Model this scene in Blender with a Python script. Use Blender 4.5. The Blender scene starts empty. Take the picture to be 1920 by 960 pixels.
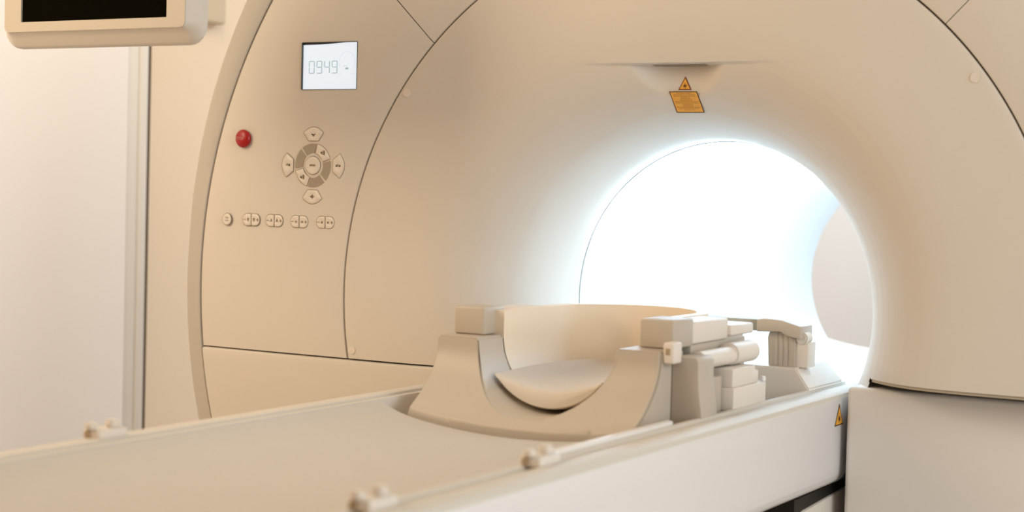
import bpy, bmesh, math
from math import sin, cos, pi, radians, sqrt, atan2
from mathutils import Vector, Matrix

S = bpy.context.scene
COL = S.collection
# ------------------------------------------------------------------ camera
cd = bpy.data.cameras.new('camera')
co = bpy.data.objects.new('camera', cd); COL.objects.link(co)
CP = Vector((1.4367, -3.1420, 1.2413)); yaw, pitch, roll = 0.5191, 0.03947, 0.0269
F = Vector((-sin(yaw)*cos(pitch), cos(yaw)*cos(pitch), -sin(pitch)))
R = F.cross(Vector((0, 0, 1))).normalized(); U = R.cross(F)
R2 = R*cos(roll)+U*sin(roll); U2 = -R*sin(roll)+U*cos(roll)
M = Matrix((R2, U2, -F)).transposed().to_4x4(); M.translation = CP
co.matrix_world = M
cd.sensor_width = 36; cd.lens = 3160.8/1920*36
cd.clip_start = 0.05; cd.clip_end = 50
cd.dof.use_dof = True; cd.dof.focus_distance = 3.60; cd.dof.aperture_fstop = 2.9
S.camera = co
# ------------------------------------------------------------------ world
w = bpy.data.worlds.new('world'); S.world = w; w.use_nodes = True
w.node_tree.nodes['Background'].inputs[0].default_value = (1.0, .52, .18, 1)
w.node_tree.nodes['Background'].inputs[1].default_value = .40
# ------------------------------------------------------------------ lights
def area(name, loc, aim, sx, sy, power, color):
    l = bpy.data.lights.new(name, 'AREA'); l.shape = 'RECTANGLE'; l.size = sx; l.size_y = sy
    l.energy = power; l.color = color
    o = bpy.data.objects.new(name, l); COL.objects.link(o); o.location = loc
    o.rotation_euler = (Vector(aim)-Vector(loc)).to_track_quat('-Z', 'Y').to_euler()
    return o
area('window_light_right', (3.3, -1.35, 1.7), (0, -.6, .8), 2.0, 2.0, 66, (.95, 1, .98))
area('rear_fill_light', (-.6, 3.0, 2.75), (-.6, 3.1, 0), 2.4, 1.0, 56, (.90, .98, 1))  # added fill behind the scanner, brightens the wall seen through the bore
area('left_wall_fill_light', (-1.45, .45, 2.8), (-2.1, .5, 0), .5, 1.8, 20, (1, .83, .60))  # added fill for the door and peach wall, no fixture here
area('front_left_fill_light', (-1.85, -2.1, 2.35), (-1.25, 0, 1.2), .8, 1.2, 38, (1, .80, .56))  # added warm fill that brightens the scanner's left side
S.view_settings.view_transform = 'Standard'; S.view_settings.look = 'None'
S.view_settings.gamma = 1; S.view_settings.use_curve_mapping = False
S.view_settings.exposure = 0.0
BORE_POWER = 18
# ------------------------------------------------------------------ materials
def mat(name, color, rough=.45, spec=.5, noise=0, nscale=30, bump=0, emis=None, estr=0, metal=0):
    m = bpy.data.materials.new(name); m.use_nodes = True
    nt = m.node_tree; b = nt.nodes['Principled BSDF']
    b.inputs['Roughness'].default_value = rough; b.inputs['Metallic'].default_value = metal
    b.inputs['Specular IOR Level'].default_value = spec
    b.inputs['Base Color'].default_value = (*color, 1)
    if noise or bump:
        tc = nt.nodes.new('ShaderNodeTexCoord'); n = nt.nodes.new('ShaderNodeTexNoise')
        n.inputs['Scale'].default_value = nscale; n.inputs['Detail'].default_value = 3
        nt.links.new(tc.outputs['Object'], n.inputs['Vector'])
        if noise:
            r = nt.nodes.new('ShaderNodeValToRGB')
            r.color_ramp.elements[0].color = (*[c*(1-noise) for c in color], 1)
            r.color_ramp.elements[1].color = (*[min(1, c*(1+noise)) for c in color], 1)
            nt.links.new(n.outputs['Fac'], r.inputs['Fac']); nt.links.new(r.outputs['Color'], b.inputs['Base Color'])
        if bump:
            bp = nt.nodes.new('ShaderNodeBump'); bp.inputs['Strength'].default_value = bump; bp.inputs['Distance'].default_value = .001
            nt.links.new(n.outputs['Fac'], bp.inputs['Height']); nt.links.new(bp.outputs['Normal'], b.inputs['Normal'])
    if emis:
        b.inputs['Emission Color'].default_value = (*emis, 1); b.inputs['Emission Strength'].default_value = estr
    return m
SHELL = mat('cream_shell_plastic', (.655, .61, .556), .5, .3, .015, 3)
BAND = mat('grey_beige_bezel_plastic', (.49, .455, .41), .5, .3, .02, 4)
LOWER = mat('lower_cover_plastic', (.80, .77, .74), .5, .3, .012, 3)
STRIP = mat('seam_strip_beige', (.50, .43, .34), .7, .2)
WBOX = mat('wall_box_plastic', (.66, .56, .44), .6, .3, .01, 4)
GAP = mat('shadow_gap_rubber', (.42, .33, .23), .8, .1)
SEAMG = mat('throat_seam_grey', (.42, .44, .47), .7, .2)
BLACK = mat('gap_shade_black', (.012, .010, .008), .5, .3)  # painted shade for the gap over the pedestal
LINER = mat('bore_liner_white', (.88, .90, .92), .45, .4, .01, 4)
LAMP = mat('bore_lamp_diffuser', (1, 1, 1), .5, .2, emis=(.62, .83, 1), estr=BORE_POWER)
TABLE = mat('table_white_lacquer', (.81, .79, .79), .38, .5, .01, 5)
TOP = mat('table_top_plastic', (.66, .62, .56), .45, .4, .015, 6)
RAIL = mat('rail_aluminium', (.66, .66, .64), .35, .5, .02, 8)
MATT = mat('mattress_vinyl', (.585, .55, .51), .6, .3, .02, 12, .12)
COIL = mat('coil_ivory_plastic_shaded', (.53, .47, .40), .42, .4, .015, 10)  # ivory plastic with shade put into its colour, mostly for front faces
COIL2 = mat('coil_ivory_plastic_lit', (.77, .71, .65), .42, .4, .015, 10)  # same ivory plastic, lightened for parts that catch more light
COIL3 = mat('coil_ivory_cradle_lit', (.85, .745, .61), .42, .4, .015, 10)  # same ivory plastic, light on the cradle put into its colour
PAD = mat('cushion_vinyl', (.70, .64, .57), .5, .3, .02, 20, .1)
GREYP = mat('grey_arm_plastic', (.42, .42, .38), .45, .4, .02, 20)
BTN = mat('button_ivory', (.72, .665, .60), .3, .5, .01, 60)
KEYGREY = mat('pad_grey_print', (.36, .31, .245), .5, .3, .02, 80)
INK = mat('printed_symbol_ink', (.16, .11, .07), .6, .2)
RED = mat('stop_button_red', (.36, .004, .006), .32, .5, .03, 60)
REDTXT = mat('stop_lettering_white', (.62, .28, .26), .5, .3)
LCD = mat('lcd_backlit', (.25, .26, .27), .4, .2, emis=(.84, .92, 1.0), estr=.80)
LCDBLK = mat('lcd_border_dark', (.02, .03, .035), .35, .5)
LCDINK = mat('lcd_segment_ink', (.15, .2, .2), .5, .2, emis=(.45, .60, .64), estr=.52)
LCDINK2 = mat('lcd_faint_outline', (.22, .22, .24), .5, .2, emis=(.80, .82, .90), estr=.70)
YEL = mat('warning_yellow', (.80, .40, .06), .5, .3, .04, 60)
BORD = mat('warning_border_dark', (.10, .045, .01), .5, .3)
BORDR = mat('warning_border_redbrown', (.22, .05, .01), .5, .3)
TXT = mat('label_fine_print', (.40, .20, .04), .5, .3)
WALLL = mat('wall_peach_paint', (.88, .76, .63), .8, .2, .02, 2)
WALLB = mat('wall_back_paint', (.69, .69, .72), .8, .2, .02, 2)
FLOORM = mat('floor_vinyl', (.55, .48, .40), .5, .4, .04, 6)
CEILM = mat('ceiling_paint', (.82, .78, .72), .8, .2, .01, 3)
DOORM = mat('door_white_lacquer', (.88, .88, .92), .5, .3, .01, 3)
DOORT = mat('door_edge_trim', (.76, .75, .75), .4, .4, .01, 3)
MONB = mat('monitor_bezel_beige', (.50, .46, .40), .5, .3, .01, 20)
MON = mat('monitor_housing_beige', (.70, .66, .61), .45, .4, .01, 20)
MONG = mat('monitor_bevel_grey', (.60, .62, .62), .45, .4, .01, 20)
SCR = mat('monitor_screen_black', (.004, .0035, .002), .5, 0)
# ------------------------------------------------------------------ helpers
def tag(o, label=None, cat=None, group=None, kind=None):
    if label: o['label'] = label
    if cat: o['category'] = cat
    if group: o['group'] = group
    if kind: o['kind'] = kind
    return o
def wloc(o):
    v = Vector((0, 0, 0))
    while o is not None: v += o.location; o = o.parent
    return v
def thing(name, loc, label, cat):
    o = bpy.data.objects.new(name, None); COL.objects.link(o); o.location = loc
    o.empty_display_size = .1
    return tag(o, label, cat)
def obj(name, bm, m, parent=None, smooth=True, angle=35, origin=None, label=None, kind=None):
    bmesh.ops.recalc_face_normals(bm, faces=bm.faces[:])
    if origin is None:
        if parent is not None: origin = wloc(parent)
        else: origin = Vector((0, 0, 0))
    origin = Vector(origin)
    bmesh.ops.translate(bm, verts=bm.verts[:], vec=-origin)
    me = bpy.data.meshes.new(name); 
    if smooth:
        for f in bm.faces: f.smooth = True
        for e in bm.edges:
            if len(e.link_faces) == 2 and e.calc_face_angle(0) > radians(angle): e.smooth = False
    bm.to_mesh(me); bm.free()
    me.materials.append(m)
    o = bpy.data.objects.new(name, me); COL.objects.link(o)
    if parent is not None:
        o.parent = parent; o.location = origin - wloc(parent)
    else: o.location = origin
    if label: o['label'] = label
    if kind: o['kind'] = kind
    return o
def box(x0, x1, y0, y1, z0, z1, bev=0, seg=2, bm=None):
    b = bmesh.new()
    bmesh.ops.create_cube(b, size=1)
    for v in b.verts:
        v.co = Vector((x0+(v.co.x+.5)*(x1-x0), y0+(v.co.y+.5)*(y1-y0), z0+(v.co.z+.5)*(z1-z0)))
    if bev: bmesh.ops.bevel(b, geom=b.edges[:], offset=bev, segments=seg, affect='EDGES', profile=.5)
    return merge(bm, b)
def merge(bm, b):
    if bm is None: return b
    me = bpy.data.meshes.new('tmp'); b.to_mesh(me); b.free(); bm.from_mesh(me); bpy.data.meshes.remove(me)
    return bm
def prism(poly, a0, a1, axis='y', bev=0, seg=2, bm=None):
    """poly: 2D points; axis y -> (x,z) polygon; axis x -> (y,z); axis z -> (x,y)"""
    b = bmesh.new()
    def P(p, a):
        return {'y': (p[0], a, p[1]), 'x': (a, p[0], p[1]), 'z': (p[0], p[1], a)}[axis]
    va = [b.verts.new(P(p, a0)) for p in poly]; vb = [b.verts.new(P(p, a1)) for p in poly]
    b.faces.new(va); b.faces.new(vb[::-1])
    n = len(poly)
    for i in range(n): b.faces.new((va[i], va[(i+1) % n], vb[(i+1) % n], vb[i]))
    bmesh.ops.recalc_face_normals(b, faces=b.faces[:])
    if bev: bmesh.ops.bevel(b, geom=b.edges[:], offset=bev, segments=seg, affect='EDGES', profile=.5)
    return merge(bm, b)
def grid(fn, nu, nv, bm=None, closeu=False):
    b = bm or bmesh.new()
    vs = [[b.verts.new(fn(i, j)) for j in range(nv)] for i in range(nu)]
    for i in range(nu if closeu else nu-1):
        for j in range(nv-1):
            b.faces.new((vs[i][j], vs[(i+1) % nu][j], vs[(i+1) % nu][j+1], vs[i][j+1]))
    return b
def cyl(p0, p1, r, n=24, bev=0, bm=None, r1=None):
    p0, p1 = Vector(p0), Vector(p1); d = p1-p0
    b = bmesh.new()
    bmesh.ops.create_cone(b, cap_ends=True, segments=n, radius1=r, radius2=r if r1 is None else r1, depth=d.length)
    if bev:
        es = [e for e in b.edges if any(len(f.verts) > 4 for f in e.link_faces)]
        bmesh.ops.bevel(b, geom=es, offset=bev, segments=2, affect='EDGES')
    q = d.to_track_quat('Z', 'Y').to_matrix().to_4x4(); q.translation = (p0+p1)/2
    bmesh.ops.transform(b, matrix=q, verts=b.verts[:])
    return merge(bm, b)
ZC = 1.0
def lathe(prof, a0, a1, n, yfun=None, closed_prof=False):
    """prof: list of (r, y); revolved about the bore axis; angles in degrees"""
    full = abs(a1-a0) >= 359.9
    k = n if full else n+1
    def fn(i, j):
        a = radians(a0+(a1-a0)*i/n); r, y = prof[j % len(prof)]
        x, z = r*cos(a), ZC+r*sin(a)
        if yfun: x, y, z = yfun(a, r, y)
        return (x, y, z)
    b = grid(fn, k, len(prof)+(1 if closed_prof else 0), closeu=full)
    if closed_prof: bmesh.ops.remove_doubles(b, verts=b.verts[:], dist=1e-6)
    return b
def cut(bm, co_, no, clear_outer=False, clear_inner=False, where=None):
    geom = bm.verts[:]+bm.edges[:]+bm.faces[:]
    if where:
        fs = [f for f in bm.faces if where(f.calc_center_median())]
        es = {e for f in fs for e in f.edges}; vs = {v for f in fs for v in f.verts}
        geom = list(vs)+list(es)+fs
    return bmesh.ops.bisect_plane(bm, geom=geom, plane_co=co_, plane_no=no, clear_outer=clear_outer, clear_inner=clear_inner, dist=1e-6)
def text(s, size, m, name, parent, loc, normal='front', sx=1, depth=.0003, font_align='CENTER'):
    c = bpy.data.curves.new(name, 'FONT'); c.body = s; c.size = size; c.align_x = font_align; c.align_y = 'CENTER'; c.extrude = depth
    c.resolution_u = 2
    t = bpy.data.objects.new('tmp', c); COL.objects.link(t)
    bpy.context.view_layer.update()
    me = bpy.data.meshes.new_from_object(t.evaluated_get(bpy.context.evaluated_depsgraph_get()))
    bpy.data.objects.remove(t); me.name = name
    # text lies in XY facing +Z -> stand it up facing -Y
    if normal == 'front': me.transform(Matrix.Rotation(radians(90), 4, 'X'))
    me.transform(Matrix.Diagonal((sx, 1, 1, 1)))
    me.materials.clear(); me.materials.append(m)
    o = bpy.data.objects.new(name, me); COL.objects.link(o); o.parent = parent
    o.location = Vector(loc)-wloc(parent)
    return o
# ================================================================== the room
def room():
    def s(name, bm, m): return obj(name, bm, m, smooth=False)
    tag(s('floor', box(-2.5, 3.8, -5.2, 3.9, -.1, 0), FLOORM), kind='structure')
    tag(s('ceiling', box(-2.5, 3.8, -5.2, 3.9, 2.9, 3.0), CEILM), kind='structure')
    tag(s('wall_left', box(-2.5, -2.3, -5.2, 3.7, 0, 2.9), WALLL), kind='structure')
    tag(s('wall_back', box(-2.5, 3.8, 3.7, 3.9, 0, 2.9), WALLB), kind='structure')
    tag(s('wall_right', box(3.6, 3.8, -5.2, 3.7, 0, 2.9), WALLB), kind='structure')
    d = tag(s('door_1', box(-2.3, -2.235, -.9, .843, .01, 2.25, .004), DOORM), kind='structure')
    t = box(-2.3, -2.238, .845, .893, 0, 2.27, .002); box(-2.3, -2.234, .894, .932, 0, 2.27, .003, bm=t)
    tag(obj('trim_1', t, DOORT), kind='structure')
    g = box(-2.302, -2.236, .932, .945, 0, 2.27)
    tag(obj('door_gap_shade', g, mat('door_gap_brown', (.10, .07, .045), .8, .1)), kind='structure')  # raised dark strip painted as the shaded gap beside the door trim
    tag(obj('baseboard_left', box(-2.3, -2.285, 1.04, 3.7, 0, .09, .003), BAND), kind='structure')
room()
bx = obj('wall_box', box(-2.302, -2.262, .80, 1.345, 1.770, 2.2, .012, 4), WBOX)
tag(bx, 'beige box with rounded corners on the peach wall behind the hanging monitor', 'wall box')
# ================================================================== scanner
sc = thing('mri_scanner', (0, .9, 0), 'large cream magnetic resonance scanner with glowing white round tunnel', 'scanner')
PROF = [(.3605, .330), (.3600, .318), (.3605, .300), (.363, .270), (.367, .245), (.374, .213), (.384, .178), (.397, .145), (.413, .115),
        (.430, .093), (.446, .0755), (.462, .0605), (.478, .0478), (.494, .0370), (.510, .0280), (.530, .0190), (.555, .0112), (.585, .0055), (.62, .0022), (.68, .0003), (.76, .0)]
def prof_y(r):
    if r <= PROF[0][0]: return PROF[0][1]
    for (r0, y0), (r1, y1) in zip(PROF, PROF[1:]):
        if r0 <= r <= r1 and r1 > r0: return y0+(y1-y0)*(r-r0)/(r1-r0)
    return 0.0
LEDGE = 1.510; LIP = .0055
def face_y(x, z, r=None, y=None):
    if r is None: r = sqrt(x*x+(z-ZC)**2)
    if y is None: y = prof_y(r)
    if z > 1.40 and abs(x) < .26:
        k = max(0, 1-(x/.225)**2)
        up = y-.004*k*max(0, 1-(z-LEDGE)/.045)**2 if z >= LEDGE else None
        def low(y):
            y += .003*k*max(0, 1-(LEDGE-z)/.05)
            s_ = .078-.066*abs(x/.115)**2.3
            h = max(0, .006-abs(y-s_))/.006
            return max(y, s_)+h*h*.0015
        if up is not None: return up
        if z <= LEDGE-LIP: return low(y)
        t = (LEDGE-z)/LIP
        return (prof_y(sqrt(x*x+(z-ZC)**2))-.004*k)*(1-t)+low(y)*t
    return y
R2, R3 = .7985, 1.2255
def face_cover():
    # dense radial samples
    rs = [(r, y) for r, y in PROF[:9]]
    r = .416
    while r < .56: rs.append((r, None)); r += .003
    for q in (.57, .59, .61, .64, .67, .70, .73, .76, .78): rs.append((q, None))
    rs += [(R2-.0055, 0.0), (R2-.0030, .0008), (R2-.0018, .003), (R2-.0015, .02)]
    prof = [(a, prof_y(a) if b is None else b) for a, b in rs]
    bm = lathe(prof, -180, 180, 540)
    near = lambda c: c.z > 1.45 and abs(c.x) < .3
    cut(bm, (0, 0, LEDGE), (0, 0, 1), where=near)
    cut(bm, (0, 0, LEDGE-LIP), (0, 0, 1), where=near)
    for v in bm.verts:
        if v.co.z > 1.40 and abs(v.co.x) < .26: v.co.y = face_y(v.co.x, v.co.z, None, v.co.y)
    cut(bm, (0, 0, .847), (0, 0, 1), clear_inner=True)
    cut(bm, (.408, 0, .9), (1, 0, 0), where=lambda c: c.x > .3 and c.z < .92)
    cut(bm, (.2, 0, .886), (0, 0, 1), clear_inner=True, where=lambda c: c.x > .408)
    return bm
obj('front_cover', face_cover(), SHELL, sc, angle=25)
def panel(a0, a1, zcut=None, name='panel', yo=0):
    g = radians(0)
    prof = [(R2+.0016, .02), (R2+.0018, .003), (R2+.003, .0008), (R2+.0055, 0), (.9, 0), (1.0, .001), (1.1, .003), (1.18, .006), (R3-.006, .008), (R3-.003, .009), (R3-.0018, .012), (R3-.0015, .03)]
    bm = lathe(prof, a0, a1, max(8, int(abs(a1-a0)*1.5)))
    if zcut: cut(bm, (0, 0, zcut), (0, 0, 1), clear_inner=True)
    # fold a return lip along the open borders
    be = [e for e in bm.edges if e.is_boundary and min(v.co.y for v in e.verts) < .0195]
    ex = bmesh.ops.extrude_edge_only(bm, edges=be)
    vs = [v for v in ex['geom'] if isinstance(v, bmesh.types.BMVert)]
    for v in vs: v.co.y += .02
    return obj(name, bm, SHELL, sc, angle=30)
LP = panel(135.73, 205, .847, 'side_panel')
# window of the display is cut by a recess box built over the panel (see below)
panel(45.68, 135.57, None, 'top_panel')
panel(-25, 45.55, .886, 'side_panel')
# inner backing visible only through the seams
bk = lathe([(.80-.06, .024), (1.235, .024)], -7, 188, 200)
obj('seam_backing', bk, GAP, sc)
# bezel ring and outer body
def bezel():
    prof = [(R3+.0015, .03), (R3+.0015, .0085), (R3+.003, .0068), (R3+.040, .011), (R3+.0445, .0125), (R3+.047, .016), (R3+.048, .022), (R3+.048, .30)]
    def yf(a, r, y):
        d = (a % (2*pi))*180/pi
        k = max(0., 1-abs((d-145)/30.)) + max(0., 1-abs((d-35)/30.))
        if 45 < d < 135: k = max(k, .9)
        k = min(1, k)
        q = r+(r-R3)*k*.55
        return q*cos(a), y, ZC+q*sin(a)
    bm = lathe(prof, -180, 180, 300, yf)
    cut(bm, (0, 0, .02), (0, 0, 1), clear_inner=True)
    return bm
obj('bezel_ring', bezel(), BAND, sc, angle=50, label='grey beige ring around the front panels')
def body():
    prof = [(1.262, .03), (1.255, .12), (1.22, .3), (1.19, 1.55), (1.15, 1.72), (1.0, 1.86), (.75, 1.90), (.5, 1.90), (.40, 1.87), (.345, 1.82), (.327, 1.80)]
    bm = lathe(prof, -180, 180, 160)
    cut(bm, (0, 0, .02), (0, 0, 1), clear_inner=True)
    return bm
obj('magnet_body', body(), SHELL, sc, angle=50)
# bore
obj('bore_liner', lathe([(.3588, .3215), (.3580, .335), (.350, .55), (.350, 1.2), (.345, 1.6), (.330, 1.78), (.327, 1.80)], -180, 180, 160), LINER, sc, angle=50)
obj('throat_seam', lathe([(.3606, .322), (.3606, .326), (.3586, .326), (.3586, .323)], -180, 180, 160), SEAMG, sc)
for a in (62, 118):
    ca, sa = cos(radians(a)), sin(radians(a))
    b = box(-.014, .014, .42, 1.72, -.004, .004, .003)
    bmesh.ops.rotate(b, verts=b.verts[:], cent=(0, 0, 0), matrix=Matrix.Rotation(-radians(a-90), 3, 'Y'))
    bmesh.ops.translate(b, verts=b.verts[:], vec=(.340*ca, 0, ZC+.340*sa))
    obj('bore_lamp', b, LAMP, sc)
br = lathe([(.3460, .345), (.3440, .350), (.3440, .375), (.3460, .380)], 20, 160, 80)
obj('bore_lamp_ring', br, LAMP, sc)
# lower covers
def lower_left():
    pts = []
    Rr = R3-.002
    for i in range(25):
        z = .8435-(.8435-.10)*i/24
        pts.append((-sqrt(Rr*Rr-(z-ZC)**2), z))
    pts += [(-.37, .10), (-.37, .8435)]
    return prism(pts, .001, .30, 'y', .006, 3)
obj('lower_cover', lower_left(), SHELL, sc, angle=30)
obj('lower_cover', box(.367, 1.16, .085, .34, .03, .8685, .010, 5), LOWER, sc, angle=30)
def strip(i, j):
    x = .412+(1.2-.412)*i/60
    return (x, prof_y(sqrt(x*x+.114**2))+.004+(.012 if j in (0, 3) else 0), .880+(.012 if j > 1 else 0))
obj('seam_strip', grid(strip, 61, 4), STRIP, sc, angle=30)
obj('seam_backing', box(.374, 1.2, .20, .22, .80, .95), GAP, sc)
obj('seam_backing', box(-1.2, -.40, .105, .12, .82, .86), GAP, sc)
obj('plinth', box(-1.0, 1.0, .12, 1.7, 0, .2, .01), BAND, sc)
obj('under_table_cover', box(-.36, .36, .345, .5, .1, .78, .01), SHELL, sc)
# screw caps
for x, z in ((-.639, 1.449), (-.771, .866), (.619, 1.471)):
    cb = cyl((x, .001, z), (x, -.0016, z), .0098, 28, .0007)
    obj('screw_cap', cb, BTN, sc)
# ---- display
dx0, dx1, dz0, dz1 = -.930, -.776, 1.459, 1.5655
disp = obj('display', prism([(dx0-.001, dz0-.001), (dx1+.001, dz0-.001), (dx1+.001, dz1+.001), (dx0-.001, dz1+.001)], .0062, .0075, 'y'), LCDBLK, sc)
# cut the display opening out of the left panel
def open_window(o, x0, x1, z0, z1):
    me = o.data; off = wloc(o)
    bm = bmesh.new(); bm.from_mesh(me)
    loc = lambda x, z: Vector((x, 0, z))-Vector((off.x, 0, off.z))
    near = lambda c: (x0-.08 < c.x+off.x < x1+.08) and (z0-.08 < c.z+off.z < z1+.08)
    cut(bm, loc(x0, z0), (1, 0, 0), where=near); cut(bm, loc(x1, z0), (1, 0, 0), where=near)
    cut(bm, loc(x0, z0), (0, 0, 1), where=near); cut(bm, loc(x0, z1), (0, 0, 1), where=near)
    dl = [f for f in bm.faces if x0 < f.calc_center_median().x+off.x < x1 and z0 < f.calc_center_median().z+off.z < z1]
    bmesh.ops.delete(bm, geom=dl, context='FACES')
    for f in bm.faces: f.smooth = True
    for e in bm.edges:
        if len(e.link_faces) == 2 and e.calc_face_angle(0) > radians(30): e.smooth = False
    bm.to_mesh(me); bm.free()
open_window(LP, dx0, dx1, dz0, dz1)
fr = bmesh.new()
for (a, b_, c, d) in ((dx0-.0012, dx0, dz0, dz1), (dx1, dx1+.0012, dz0, dz1), (dx0, dx1, dz0-.0012, dz0), (dx0, dx1, dz1, dz1+.0012)):
    box(a, b_, -.0006, .008, c, d, 0, bm=fr)
obj('reveal', fr, LCDBLK, disp, smooth=False)
top_curve = []
W = dx1-dx0
for i in range(21):
    u = i/20
    top_curve.append((dx0+W*u, dz1-.0045*max(0, (1-(u/.78)**2.2))))
lc = prism([(dx0+.0005, dz0), (dx1, dz0)]+top_curve[::-1], .0050, .0061, 'y')
lcd = obj('lit_screen', lc, LCD, disp, smooth=False, label='backlit pale blue white screen')
SEG = {'0': 'abcdef', '9': 'abcfg', '4': 'bcfg'}
def digit(ch, x, z, wd, h):
    b = bmesh.new(); t = .0016; y0, y1 = .0042, .0050
    X0, X1 = x, x+wd; Zm = z+h/2
    seg = {'a': (X0+t, X1-t, z+h-t, z+h), 'd': (X0+t, X1-t, z, z+t), 'g': (X0+t, X1-t, Zm-t/2, Zm+t/2),
           'b': (X1-t, X1, Zm+t*.5, z+h-t*.6), 'c': (X1-t, X1, z+t*.6, Zm-t*.5), 'f': (X0, X0+t, Zm+t*.5, z+h-t*.6), 'e': (X0, X0+t, z+t*.6, Zm-t*.5)}
    for k in SEG[ch]+('d' if ch == '9' else ''):
        a = seg[k]; box(a[0], a[1], y0, y1, a[2], a[3], bm=b)
    obj('digit', b, LCDINK, disp, smooth=False)
for i, ch in enumerate('0949'):
    digit(ch, dx0+.0170+i*.0215, dz0+.0360, .0155, .0290)
# scanner pictogram on the display
pic = bmesh.new()
pcx, pcz = dx0+.1235, dz0+.050
for i in range(26):
    a0, a1 = radians(-30+240*i/26), radians(-30+240*(i+1)/26)
    r0, r1 = .0215, .0225
    v = [pic.verts.new((pcx+r*cos(a), .0046, pcz+.012+r*1.05*sin(a))) for a, r in ((a0, r0), (a1, r0), (a1, r1), (a0, r1))]
    pic.faces.new(v)
box(pcx-.024, pcx-.015, .0046, .005, pcz-.0155, pcz-.0147, bm=pic); box(pcx+.012, pcx+.022, .0046, .005, pcz-.0155, pcz-.0147, bm=pic)
bmesh.ops.remove_doubles(pic, verts=pic.verts[:], dist=1e-5)
obj('tunnel_pictogram', pic, LCDINK2, disp, smooth=False)
pt = box(pcx-.0045, pcx+.004, .0045, .005, pcz-.0050, pcz-.0022); box(pcx-.003, pcx+.002, .0045, .005, pcz-.0022, pcz-.0008, bm=pt)
box(pcx-.0090, pcx-.0080, .0045, .005, pcz+.0010, pcz+.0040, bm=pt); box(pcx-.005, pcx-.0005, .0045, .005, pcz+.003, pcz+.0036, bm=pt)
obj('tick_mark', pt, LCDINK, disp, smooth=False)
# ---- buttons
def resample(poly, n):
    L = [0]
    m = len(poly)
    for i in range(m): L.append(L[-1]+(Vector(poly[(i+1) % m])-Vector(poly[i])).length)
    out = []
    for k in range(n):
        t = L[-1]*k/n; i = 0
        while L[i+1] < t: i += 1
        f = (t-L[i])/(L[i+1]-L[i]); a, b_ = Vector(poly[i]), Vector(poly[(i+1) % m])
        out.append(a.lerp(b_, f))
    return out
def inset(poly, c, d):
    out = []
    for p in poly:
        v = Vector(p)-Vector(c); l = v.length
        out.append(Vector(c)+v*(1-d/l))
    return out
def button(poly, c, rd, name='button', par=None, m=None, n=48, h=.0016, gap=.0013):
    """domed key with a finger dimple, with a thin dark seam plate under it"""
    par = par or sc; m = m or BTN
    P = resample([tuple(p) for p in poly], n); c = Vector(c)
    rings = [(P, .0005), (P, -h*.6), (inset(P, c, .0008), -h)]
    if rd:
        circ = []
        for p in P:
            v = (p-c).normalized(); circ.append(c+v*rd)
        rings += [(circ, -h), ([c+(q-c)*.7 for q in circ], -h+.0006), ([c+(q-c)*.35 for q in circ], -h+.0009)]
    b = bmesh.new()
    vs = [[b.verts.new((p.x, y, p.y)) for p in ring] for ring, y in rings]
    for A, B in zip(vs, vs[1:]):
        for i in range(n): b.faces.new((A[i], A[(i+1) % n], B[(i+1) % n], B[i]))
    b.faces.new(vs[-1])
    o = obj(name, b, m, par, angle=60)
    g = bmesh.new()
    Q = inset(P, c, -gap)
    a = [g.verts.new((p.x, -.00025, p.y)) for p in Q]; d = [g.verts.new((p.x, .0006, p.y)) for p in Q]
    g.faces.new(a)
    for i in range(n): g.faces.new((a[i], a[(i+1) % n], d[(i+1) % n], d[i]))
    obj('seam', g, GAP2, o, smooth=False)
    return o
GAP2 = mat('button_seam', (.26, .19, .12), .7, .2)
def glyph(polys, par, c, s=1, y=-.0005, m=None):
    b = bmesh.new()
    for poly in polys:
        va = [b.verts.new((c[0]+p[0]*s, y-.0004, c[1]+p[1]*s)) for p in poly]; b.faces.new(va)
        vb = [b.verts.new((c[0]+p[0]*s, y+.0004, c[1]+p[1]*s)) for p in poly]
        for i in range(len(poly)): b.faces.new((va[i], va[(i+1) % len(poly)], vb[(i+1) % len(poly)], vb[i]))
    return obj('symbol', b, m or INK, par, smooth=False)
def rect(x0, x1, z0, z1): return [(x0, z0), (x1, z0), (x1, z1), (x0, z1)]
def sector(c, r0, r1, a0, a1, n=10):
    o = [(c[0]+r1*cos(radians(a0+(a1-a0)*i/n)), c[1]+r1*sin(radians(a0+(a1-a0)*i/n))) for i in range(n+1)]
    o += [(c[0]+r0*cos(radians(a1+(a0-a1)*i/n)), c[1]+r0*sin(radians(a1+(a0-a1)*i/n))) for i in range(n+1)]
    return o
BC = (-.892, 1.284)
for ang in (90, 0, 270, 180):
    # wing key: straight inner edge, straight sides, bowed outer edge
    loc = [(.0565, -.0135), (.0755, -.0275)]+[(.0755+.0125*(1-(t/.0275)**2), t) for t in [-.022, -.015, -.007, 0, .007, .015, .022]]+[(.0755, .0275), (.0565, .0135)]
    ca, sa = cos(radians(ang)), sin(radians(ang))
    tr = lambda p: (BC[0]+p[0]*ca-p[1]*sa, BC[1]+p[0]*sa+p[1]*ca)
    c = tr((.0715, 0))
    o = button([tr(p) for p in loc], c, .0105, 'direction_button')
    tri = [(0, -.0055), (.004, -.0005), (-.004, -.0005)]
    if ang in (90, 270):
        k = -1 if ang == 90 else 1
        g = [rect(-.0055, -.0025, -.0012, .0012), rect(.0028, .0052, -.0008, .0014), [(-.0022, .001*k), (.0022, .001*k), (0, .0052*k)], rect(-.0006, .0006, -.0050, .0005), rect(-.004, .004, -.0020, -.0012)]
    else:
        k = 1 if ang == 0 else -1
        g = [rect(-.006, .006, -.0007, .0007), [(-.006*k, -.003), (-.006*k, .003), (-.0015*k, 0)], rect(-.003, .001, .0022, .0034), rect(.0035, .0055, -.0026, .0026)]
    glyph(g, o, c, 1, -.0012)
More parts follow.
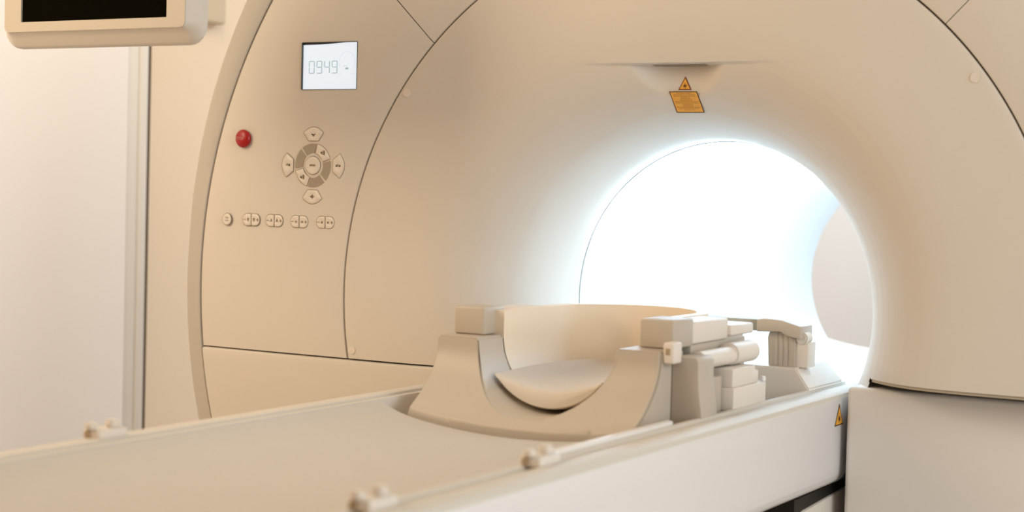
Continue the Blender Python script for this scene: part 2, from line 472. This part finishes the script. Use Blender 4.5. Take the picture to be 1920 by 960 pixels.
for a0, a1 in ((80, 127), (-43, 13), (-104, -49), (134, 188)):
    P = sector(BC, .0285, .0505, a0, a1)
    obj('grey_key', prism([p for p in P], -.0006, .001, 'y'), KEYGREY, sc, smooth=False, label='flat grey keypad sector')
for a0, a1 in ((18, 76), (-165, -109)):
    P = sector(BC, .0285, .0505, a0, a1)
    am = radians((a0+a1)/2); c = (BC[0]+.040*cos(am), BC[1]+.040*sin(am))
    o = button(P, c, .0085, 'travel_button')
    glyph([rect(-.006, .0035, -.0006, .0010), [(-.006, 0), (-.003, .003), (-.003, -.003)], rect(.0035, .0055, -.0050, .0055), rect(-.001, .003, .0030, .0042), rect(-.003, .003, -.0036, -.0024)], o, c, 1, -.0012)
cb = button([(BC[0]+.0205*cos(t*pi/24), BC[1]+.0205*sin(t*pi/24)) for t in range(48)], BC, .016, 'speed_button', h=.0028)
text('SPEED', .0062, INK, 'lettering', cb, (BC[0], -.0023, BC[1]))
# row of smaller keys
tc = button([(-1.141+.0125*cos(t*pi/18), 1.1525+.0135*sin(t*pi/18)) for t in range(36)], (-1.141, 1.1525), .0095, 'start_stop_button', h=.0020)
text('START', .0048, INK, 'lettering', tc, (-1.141, -.0012, 1.1560)); text('STOP', .0048, INK, 'lettering', tc, (-1.141, -.0012, 1.1490))
def half(cx, cz, side, wd=.0235, h=.0270):
    # rounded on the outer side; side -1 = left half
    r = h/2; pts = []
    for i in range(9):
        a = radians(-90+180*i/8); pts.append((wd-r*.85+r*.85*cos(a), r*sin(a)))
    pts += [(.001, r), (0, r-.001), (0, -r+.001), (.001, -r)]
    return [(cx+side*(.0012+p[0]), cz+p[1]) for p in pts]
sym = ['lamp', 'fan', 'room', 'sound']
for k, (cx, cz) in enumerate(((-1.068, 1.1535), (-1.000, 1.1535), (-.9275, 1.1535), (-.8535, 1.1540))):
    for side in (-1, 1):
        c = (cx+side*.0125, cz)
        o = button(half(cx, cz, side), c, .0085, 'adjust_button', h=.0018, n=40)
        e = cx+side*.0195
        g = [rect(e-.0032, e+.0032, cz-.0006, cz+.0006)]
        if side > 0: g.append(rect(e-.0006, e+.0006, cz-.0040, cz+.0040))
        q = cx+side*.0085
        if k == 0: g += [rect(q-.0022, q-.0014, cz-.002, cz+.003), rect(q+.0014, q+.0022, cz-.002, cz+.003), rect(q-.0022, q+.0022, cz+.003, cz+.0038), rect(q-.0012, q+.0012, cz-.0040, cz-.0030)]
        if k == 1: g += [[(q-.0006, cz), (q+.0006, cz), (q+.0006, cz+.0042), (q-.0006, cz+.0042)], [(q, cz+.0008), (q, cz-.0004), (q+.0036, cz-.0030), (q+.0040, cz-.0022)], [(q, cz+.0008), (q, cz-.0004), (q-.0036, cz-.0030), (q-.0040, cz-.0022)]]
        if k == 2: g += [rect(q-.0022, q-.0015, cz-.003, cz+.001), rect(q+.0015, q+.0022, cz-.003, cz+.001), rect(q-.0022, q+.0022, cz+.001, cz+.0017)]
        if k == 3: g += [[(q-.002, cz-.001), (q+.001, cz-.003), (q+.001, cz+.003), (q-.002, cz+.001)]]
        glyph(g, o, (0, 0), 1, -.0017)
# red stop button
st = lathe([(.0, 0)], 0, 360, 3); st.free()
sb = bmesh.new()
sx_, sz_ = -1.096, 1.344
prof_s = [(.0205, .002), (.0215, -.0015), (.0212, -.0040), (.0190, -.0072), (.0145, -.0096), (.009, -.0108), (.004, -.0112)]
sb = grid(lambda i, j: (sx_+prof_s[j][0]*cos(2*pi*i/48), prof_s[j][1], sz_+prof_s[j][0]*sin(2*pi*i/48)), 48, len(prof_s), closeu=True)
sb.faces.new([v for v in sorted([v for v in sb.verts if abs(v.co.y+.0112) < 1e-6], key=lambda v: atan2(v.co.z-sz_, v.co.x-sx_))])
so = obj('stop_button', sb, RED, sc, angle=60, label='round red mushroom stop button')
text('STOP', .0098, REDTXT, 'lettering', so, (sx_-.003, -.0113, sz_))
# ---- laser aperture and stickers
def slit(i, j):
    x = -.060+.120*i/16; z = LEDGE-LIP*(.45+.45*j/4)
    return (x, face_y(x, z)-.0015, z-.0004)
lb = grid(slit, 17, 5)
obj('laser_aperture', lb, mat('aperture_glass', (.30, .27, .22), .4, .3), sc, label='dark glass slit in the roof of the recess')
lab_y = lambda x, z: .0680+(1.4535-z)/.042*.0440-.0008*(abs(x)/.03)**2
def patch(fn_in, x0, x1, z0, z1, off, m, name, par, n=24, label=None):
    """sticker that hugs the curved cover; fn_in(u,v) keeps cells"""
    b = bmesh.new(); V = {}
    for i in range(n+1):
        for j in range(n+1):
            x = x0+(x1-x0)*i/n; z = z0+(z1-z0)*j/n
            V[i, j] = b.verts.new((x, lab_y(x, z)-off, z))
    for i in range(n):
        for j in range(n):
            if fn_in((i+.5)/n, (j+.5)/n): b.faces.new((V[i, j], V[i+1, j], V[i+1, j+1], V[i, j+1]))
    bmesh.ops.delete(b, geom=[v for v in b.verts if not v.link_faces], context='VERTS')
    return obj(name, b, m, par, label=label)
def tri_patch(cx, z0, wd, h, off, m, name, par):
    b = bmesh.new(); n = 10; rows = []
    for j in range(n+1):
        v = j/n; z = z0+h*v; hw = wd/2*(1-v)+.0003
        rows.append([b.verts.new((cx-hw+2*hw*i/6, face_y(cx-hw+2*hw*i/6, z)-off, z)) for i in range(7)])
    for A, B in zip(rows, rows[1:]):
        for i in range(6): b.faces.new((A[i], A[i+1], B[i+1], B[i]))
    return obj(name, b, m, par)
t1 = tri_patch(.0, 1.4570, .0285, .0275, .0012, BORDR, 'warning_triangle', sc); t1['label'] = 'small yellow laser triangle sticker with red brown border'
tri_patch(.0, 1.4590, .0222, .0215, .0018, YEL, 'yellow_field', t1)
bb = bmesh.new()
ccz = 1.4655
for i in range(8):
    a = i*pi/4+.2; L = .0062 if i % 2 == 0 else .0045
    d = Vector((cos(a), sin(a))); p = Vector((-d.y, d.x))*.0005
    pts = [(d*0+p), (d*L+p*.5), (d*L-p*.5), (d*0-p)]
    bb.faces.new([bb.verts.new((q.x, face_y(q.x, ccz+q.y)-.0024, ccz+q.y)) for q in pts])
for r in (.0024,):
    bb.faces.new([bb.verts.new((r*cos(t*pi/8), face_y(0, ccz)-.0026, ccz+r*sin(t*pi/8))) for t in range(16)])
obj('laser_burst', bb, BORD, t1, smooth=False)
lab = patch(lambda u, v: True, -.0315, .0315, 1.4115, 1.4535, .0010, BORD, 'warning_label', sc); lab['label'] = 'yellow laser text sticker with dark border'
patch(lambda u, v: True, -.0295, .0295, 1.4132, 1.4518, .0014, YEL, 'yellow_field', lab)
# the print on it is too fine to read: broken lines of ink
import random
rn = random.Random(4)
tb = bmesh.new()
for k in range(13):
    z = 1.4495-k*.00272; hw = [.016, .024, .025, .010, .012, .014, .027, .026, .012, .012, .027, .022, .012][k]
    x = -hw
    while x < hw:
        l = rn.uniform(.002, .006)
        xe = min(hw, x+l)
        tb.faces.new([tb.verts.new((a, lab_y(a, b_)-.0018, b_)) for a, b_ in ((x, z-.00055), (xe, z-.00055), (xe, z+.00055), (x, z+.00055))])
        x = xe+.0011
obj('fine_print', tb, TXT, lab, smooth=False, kind='stuff')
# ================================================================== patient table
tb_ = thing('patient_table', (0, -.9, 0), 'long white patient table running from the lower left into the tunnel', 'table')
def top_z(x): return .787+.42*x*x
def tabletop(y0, y1, hw):
    n = 24; top = [(-hw+2*hw*i/n, top_z(-hw+2*hw*i/n)) for i in range(n+1)]
    bot = [(hw, .775), (hw-.03, .760), (-hw+.03, .760), (-hw, .775)]
    return prism(top+bot, y0, y1, 'y')
obj('tabletop', tabletop(-2.6, 1.78, .278), TOP, tb_, angle=30)
for s in (1, -1):
    P = [(.277, .790), (.277, .848), (.280, .8545), (.290, .8545), (.2925, .848), (.311, .848), (.3135, .8545), (.325, .8565), (.340, .8555), (.349, .8500), (.3518, .842), (.3518, .83), (.30, .79)]
    P = [(s*a, b_) for a, b_ in P]
    if s < 0: P = P[::-1]
    obj('side_rail', prism(P, -2.6, .30, 'y'), TOP, tb_, angle=28)
SK = [(.3520, .843), (.3524, .80), (.3524, .705), (.3515, .690), (.347, .679), (.338, .671), (.325, .667), (.25, .665), (.25, .70), (.30, .76), (.30, .80)]
for s in (1, -1):
    P = [(s*a, b_) for a, b_ in SK]
    if s < 0: P = P[::-1]
    obj('side_skirt', prism(P, -2.6, .137, 'y', .0015), TABLE, tb_, angle=28)
obj('underside', box(-.27, .27, -2.6, .32, .665, .76), TABLE, tb_, smooth=False)
obj('end_cap', box(-.352, .352, -2.66, -2.6, .667, .857, .02, 4), TABLE, tb_)
# pedestal with sloping top edge; a black block stands in for shade above it
obj('pedestal', prism([(.335, .656), (-.06, .638), (-.55, .30), (-.55, 0), (.335, 0)], -.338, .338, 'x', .004), SHELL, tb_, angle=25)
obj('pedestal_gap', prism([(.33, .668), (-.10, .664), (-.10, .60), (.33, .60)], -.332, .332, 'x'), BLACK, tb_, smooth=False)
obj('foot', box(-.30, .30, -1.6, -.3, 0, .10, .01), BAND, tb_)
obj('column', box(-.2, .2, -1.35, -.6, .1, .665, .02), SHELL, tb_)
# raised inner strip near the coil
obj('inner_strip', box(.268, .282, -1.0, -.56, .845, .861, .003), TABLE, tb_)
def clamp(x, y, s=1):
    o = obj('rail_clamp', box(x-.018, x+.018, y-.012, y+.050, .852, .868, .005, 3), COIL2, tb_)
    obj('knob', cyl((x-.003, y-.008, .868), (x-.003, y-.008, .878), .010, 20, .003), COIL2, o)
    obj('knob', cyl((x+.003, y+.030, .868), (x+.003, y+.030, .880), .011, 20, .003), COIL2, o)
    obj('socket', cyl((x-.006, y-.0135, .861), (x-.006, y-.011, .861), .006, 16), GAP, o)
clamp(.298, -1.49); clamp(.300, -1.075); clamp(-.335, -1.275)
# warning sticker on the side skirt
def skirt_tri(y0, y1, z0, z1, x, m, name, par, shrink=0):
    b = prism([(y0+shrink, z0+shrink*.6), (y1-shrink, z0+shrink*.6), ((y0+y1)/2, z1-shrink*1.5)], .3523, x, 'x')
    return obj(name, b, m, par, smooth=False)
t2 = skirt_tri(.058, .108, .790, .833, .3531, BORD, 'warning_triangle', tb_); t2['label'] = 'yellow laser triangle sticker on the table side'
skirt_tri(.058, .108, .790, .833, .3534, YEL, 'yellow_field', t2, .0042)
g = bmesh.new()
g.faces.new([g.verts.new((.3537, .083+.0048*cos(t*pi/8), .8035+.0048*sin(t*pi/8))) for t in range(16)])
for i in range(8):
    a = i*pi/4; p = Vector((-sin(a), cos(a)))*.0006; d = Vector((cos(a), sin(a)))*.0085
    g.faces.new([g.verts.new((.3536, .083+q.x, .8035+q.y)) for q in (p, d+p*.5, d-p*.5, -p)])
obj('laser_burst', g, BORD, t2, smooth=False)
# mattress
def mattress():
    hw = .276; n = 28; y0, y1 = -2.5, -.605
    zt = lambda x: .8105+.40*x*x+.011*(abs(x)/.276)**9; zb = lambda x: top_z(x)+.0005
    prof = [(-hw+2*hw*i/n) for i in range(n+1)]
    ring = lambda d: [(x, zt(x)-d) for x in prof]
    b = bmesh.new()
    secs = []
    ys = [(y0, .006), (y0+.004, .001), (y0+.012, 0)]+[(y0+.05+(y1-y0-.1)*i/12, 0) for i in range(13)]+[(y1-.012, 0), (y1-.004, .001), (y1, .006)]
    for y, d in ys:
        poly = [(x, zt(x)-d) for x in prof]+[(x, zb(x)) for x in prof[::-1]]
        secs.append([b.verts.new((p[0], y, p[1])) for p in poly])
    m = len(secs[0])
    for A, B in zip(secs, secs[1:]):
        for i in range(m): b.faces.new((A[i], A[(i+1) % m], B[(i+1) % m], B[i]))
    b.faces.new(secs[0]); b.faces.new(secs[-1][::-1])
    return b
mo = obj('mattress', mattress(), MATT, None, angle=40, origin=(0, -1.5, .80))
tag(mo, 'long beige vinyl mattress dished along the patient table', 'mattress')
# ================================================================== head coil
hc = thing('head_coil', (0, -.3, top_z(0)), 'open ivory head coil cradle standing on the table in front of the tunnel', 'head coil')
A_, B_ = .140, .130; ZT = .968
def coil_base():
    xs = []
    for t in (-.228, -.222, -.205, -.18, -.16, -.146): xs.append(t)
    for i in range(41): xs.append(-A_*cos(pi*i/40))
    for t in (.146, .16, .18, .205, .222, .228): xs.append(t)
    nv = 22
    def zt(x):
        return ZT if abs(x) >= A_ else ZT-B_*sqrt(max(0, 1-(x/A_)**2))
    def zb(x): return top_z(x)+.001
    def fy(z, x):
        lip = .8105+.40*x*x+.013
        k = min(1, max(0, (.952-z)/(.952-lip))); return -.5-.093*k**1.9
    b = bmesh.new(); n = len(xs)
    Fv = []; Bv = []
    for x in xs:
        a, c = zb(x), zt(x)
        Fv.append([b.verts.new((x, fy(a+(c-a)*j/nv, x), a+(c-a)*j/nv)) for j in range(nv+1)])
        Bv.append([b.verts.new((x, -.405, a+(c-a)*j/nv)) for j in range(nv+1)])
    for V, fl in ((Fv, 0), (Bv, 1)):
        for i in range(n-1):
            for j in range(nv):
                q = (V[i][j], V[i+1][j], V[i+1][j+1], V[i][j+1]); b.faces.new(q[::-1] if fl else q)
    for i in range(n-1):
        b.faces.new((Fv[i][nv], Fv[i+1][nv], Bv[i+1][nv], Bv[i][nv])); b.faces.new((Fv[i+1][0], Fv[i][0], Bv[i][0], Bv[i+1][0]))
    for j in range(nv):
        b.faces.new((Fv[0][j], Fv[0][j+1], Bv[0][j+1], Bv[0][j])); b.faces.new((Fv[-1][j+1], Fv[-1][j], Bv[-1][j], Bv[-1][j+1]))
    bmesh.ops.remove_doubles(b, verts=b.verts[:], dist=1e-6)
    bmesh.ops.recalc_face_normals(b, faces=b.faces[:])
    es = [e for e in b.edges if len(e.link_faces) == 2 and e.calc_face_angle(0) > radians(40) and min(v.co.z for v in e.verts) > .832
          and not all(f.normal.y < -.2 for f in e.link_faces) and not any(f.normal.z < -.5 for f in e.link_faces)]
    bmesh.ops.bevel(b, geom=es, offset=.004, segments=2, affect='EDGES')
    return b
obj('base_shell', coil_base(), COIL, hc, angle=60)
def head_shell():
    ZR = 1.013; yc = -.18; y0 = -.4045
    S_ = []
    for i in range(6): S_.append(('l', y0+(yc-y0)*i/6))
    for i in range(33): S_.append(('a', 180-180*i/32))
    for i in range(6): S_.append(('r', yc-(yc-y0)*(i+1)/6))
    V = [('w', ZR), ('w', ZR-.015), ('w', ZT)]+[('b', k/14) for k in range(1, 15)]
    def surf(a, bb, c, zr=0):
        def fn(i, j):
            k, t = S_[i]; kk, v = V[j]
            if kk == 'w': g, z = 1, v
            else: g, z = cos(v*pi/2), ZT-bb*sin(v*pi/2)
            if k == 'l': return (-a*g, t, z)
            if k == 'r': return (a*g, t, z)
            return (a*cos(radians(t))*g, yc+c*sin(radians(t))*g, z)
        return fn
    b = grid(surf(.1406, .1265, .144), len(S_), len(V))
    vi = list(b.verts); nV = len(V)
    grid(surf(.164, .137, .163), len(S_), len(V), bm=b)
    b.verts.ensure_lookup_table(); N = len(S_)*nV
    for i in range(len(S_)-1):
        b.faces.new((b.verts[i*nV], b.verts[(i+1)*nV], b.verts[N+(i+1)*nV], b.verts[N+i*nV]))
    for s in (0, len(S_)-1):
        for j in range(nV-1):
            b.faces.new((b.verts[s*nV+j], b.verts[s*nV+j+1], b.verts[N+s*nV+j+1], b.verts[N+s*nV+j]))
    bmesh.ops.remove_doubles(b, verts=b.verts[:], dist=1e-5)
    return b
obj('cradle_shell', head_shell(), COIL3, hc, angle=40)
for s in (1, -1):
    f = lambda a, b_: (min(s*a, s*b_), max(s*a, s*b_))
    x0, x1 = f(.160, .226)
    obj('shoulder_block', box(x0, x1, -.445, -.37 if s < 0 else -.36, .9685, 1.020, .004, 3), COIL, hc)
    x0, x1 = f(.166, .227)
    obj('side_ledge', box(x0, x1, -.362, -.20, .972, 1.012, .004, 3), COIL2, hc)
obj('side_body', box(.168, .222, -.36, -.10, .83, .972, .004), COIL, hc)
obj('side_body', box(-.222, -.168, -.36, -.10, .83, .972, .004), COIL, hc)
lug = obj('lug', box(.2285, .250, -.495, -.46, .948, .985, .004, 3), COIL2, hc)
obj('socket', box(.234, .243, -.4958, -.490, .963, .975, .001), GAP, lug)
# outrigger plate, hinge tube and latch module on the window side
wing = prism([(.2285, .840), (.290, .840), (.286, .870), (.281, .900), (.279, .930), (.279, .952), (.274, .958), (.2285, .958)], -.455, -.385, 'y', .003)
obj('outrigger_plate', wing, COIL, hc, angle=30)
obj('hinge_tube', cyl((.247, -.387, .946), (.247, -.19, .946), .0165, 32, .002), COIL2, hc)
obj('hinge_collar', cyl((.247, -.245, .948), (.247, -.135, .948), .0205, 32, .004), COIL2, hc)
obj('inner_block', box(.215, .262, -.375, -.305, .845, .915, .004), COIL, hc)
lm = obj('latch_module', box(.222, .283, -.300, -.140, .848, .892, .003), COIL2, hc)
obj('upper_step', prism([(-.295, .892), (-.168, .892), (-.168, .916), (-.185, .916), (-.185, .926), (-.295, .926)], .222, .278, 'x', .003), COIL2, lm)
obj('catch', cyl((.280, -.150, .893), (.280, -.150, .902), .005, 16, .001), TABLE, lm)
la = obj('rear_arm', box(.170, .236, -.205, -.095, .978, .998, .004, 3), COIL2, hc)
obj('rear_post', box(.175, .220, -.20, -.105, .925, .978, .003), COIL2, la)
# cushion lies in the cradle: a thing of its own
def cushion():
    n = 24; y0, y1 = -.488, -.10
    def hw(y): return .109 if y < -.405 else .109*sqrt(max(.02, 1-((y+.405)/.335)**2))
    zb = lambda x, y: ZT-.1215*sqrt(max(0, 1-(x/.131)**2))+.001
    b = bmesh.new(); secs = []
    for y, d in ((y0, .005), (y0+.003, .0015), (y0+.008, .0003), (y0+.016, 0), (-.44, 0), (-.405, 0), (-.36, 0), (-.32, 0), (-.28, 0), (-.24, 0), (-.20, 0), (-.16, .0), (-.13, .001), (y1, .006)):
        h = hw(y); tilt = .022*max(0, (y-y0)/(y1-y0))**1.5
        tp = [(-h+2*h*i/n) for i in range(n+1)]
        zt = lambda x: .881+.024*(x/.109)**2+tilt
        lift = .02*max(0, (y+.25)/.15)**2 if y > -.25 else 0
        poly = [(x, max(zt(x)-d, zb(x, y)+.003)) for x in tp]+[(x, min(zb(x, y)+d*.6+lift, zt(x)-.004)) for x in tp[::-1]]
        secs.append([b.verts.new((p[0], y, p[1])) for p in poly])
    m = len(secs[0])
    for A, B in zip(secs, secs[1:]):
        for i in range(m): b.faces.new((A[i], A[(i+1) % m], B[(i+1) % m], B[i]))
    b.faces.new(secs[0]); b.faces.new(secs[-1][::-1])
    return b
cu = obj('cushion', cushion(), PAD, None, angle=50, origin=(0, -.39, .88))
tag(cu, 'curved pale vinyl head cushion lying in the hollow of the head coil', 'cushion')
# ================================================================== mirror stand behind the coil
ms = thing('coil_stand', (.05, .18, top_z(0)), 'ivory stand with hooked upright arm on the table at the tunnel mouth', 'stand')
def wedge():
    b = bmesh.new()
    n = 16
    top = .897
    sec = []
    for y in (.075, .285):
        pts = [(-.285, .852), (-.262, top), (.262 if y < .1 else .250, top), (.291, .857), (.291, .853)]+[(.277-.554*i/n, top_z(.277-.554*i/n)+.001) for i in range(n+1)]
        sec.append([b.verts.new((p[0], y, p[1])) for p in pts])
    m = len(sec[0])
    for i in range(m): b.faces.new((sec[0][i], sec[0][(i+1) % m], sec[1][(i+1) % m], sec[1][i]))
    b.faces.new(sec[0]); b.faces.new(sec[1][::-1])
    bmesh.ops.recalc_face_normals(b, faces=b.faces[:])
    es = [e for e in b.edges if e.calc_face_angle(0) > radians(30)]
    bmesh.ops.bevel(b, geom=es, offset=.003, segments=2, affect='EDGES')
    return b
obj('base', wedge(), COIL2, ms, angle=30)
po = obj('post', prism([(.193, .896), (.250, .896), (.250, .975), (.242, .985), (.200, .985), (.190, .955)], .10, .16, 'y', .003), COIL, ms, angle=30)
for k in range(4):
    obj('rib', box(.204+k*.011, .212+k*.011, .0988, .102, .898, .972, .0008), COIL, po)
sl = obj('side_slider', box(.244, .276, .105, .150, .896, .948, .003), COIL2, ms)
obj('slider_knob', cyl((.262, .10, .956), (.262, .135, .956), .013, 24, .003), COIL2, sl)
obj('arm_head', prism([(.171, .965), (.171, .990), (.185, .9935), (.225, .9915), (.250, .985), (.266, .981), (.266, .955), (.235, .960), (.222, .968)], .085, .155, 'y', .003), COIL, ms, angle=30)
obj('cross_bar', box(.02, .175, .10, .14, .966, .989, .002), GREYP, ms)
# ================================================================== hanging monitor
mn = thing('monitor', (-1.0, -.55, 1.504), 'beige framed monitor with dark screen hanging at the upper left', 'monitor')
sx0, sx1, sz0, sz1 = -1.204, -.809, 1.5605, 1.880
def rr(x0, x1, z0, z1, r, n=6):
    pts = []
    for cx, cz, a in ((x1-r, z0+r, -90), (x1-r, z1-r, 0), (x0+r, z1-r, 90), (x0+r, z0+r, 180)):
        for i in range(n+1):
            t = radians(a+90*i/n); pts.append((cx+r*cos(t), cz+r*sin(t)))
    return pts
def housing():
    L = [(rr(-1.251, -.762, 1.5405, 1.900, .012), -.600), (rr(-1.252, -.761, 1.5395, 1.901, .013), -.597), (rr(-1.268, -.752, 1.528, 1.912, .025), -.583),
         (rr(-1.277, -.746, 1.5145, 1.924, .036), -.573), (rr(-1.281, -.743, 1.5100, 1.929, .040), -.566), (rr(-1.282, -.743, 1.509, 1.930, .041), -.556),
         (rr(-1.270, -.775, 1.517, 1.922, .036), -.53), (rr(-1.22, -.83, 1.56, 1.87, .03), -.505)]
    b = bmesh.new(); vs = [[b.verts.new((p[0], y, p[1])) for p in ring] for ring, y in L]; n = len(vs[0])
    for A, B in zip(vs, vs[1:]):
        for i in range(n): b.faces.new((A[i], A[(i+1) % n], B[(i+1) % n], B[i]))
    b.faces.new(vs[-1])
    return b
obj('housing', housing(), MON, mn, angle=50)
def bezel_m():
    o_ = rr(-1.251, -.762, 1.5405, 1.900, .012); i_ = rr(sx0, sx1, sz0, sz1, .001)
    b = bmesh.new(); n = len(o_)
    L = [[b.verts.new((p[0], y, p[1])) for p in R] for R, y in ((o_, -.600), ([(p[0]*.999-.001, p[1]) for p in o_], -.602), (i_, -.602), (i_, -.596))]
    for A, B in zip(L, L[1:]):
        for i in range(n): b.faces.new((A[i], A[(i+1) % n], B[(i+1) % n], B[i]))
    return b
obj('bezel', bezel_m(), MONB, mn, angle=50)
obj('screen', box(sx0-.002, sx1+.002, -.5975, -.590, sz0-.002, sz1+.002), SCR, mn, smooth=False)
obj('ceiling_arm', box(-1.04, -.96, -.50, -.44, 1.70, 2.9, .01), MON, mn)
obj('mount_plate', box(-1.07, -.93, -.50, -.48, 1.64, 1.80, .004), MON, mn)
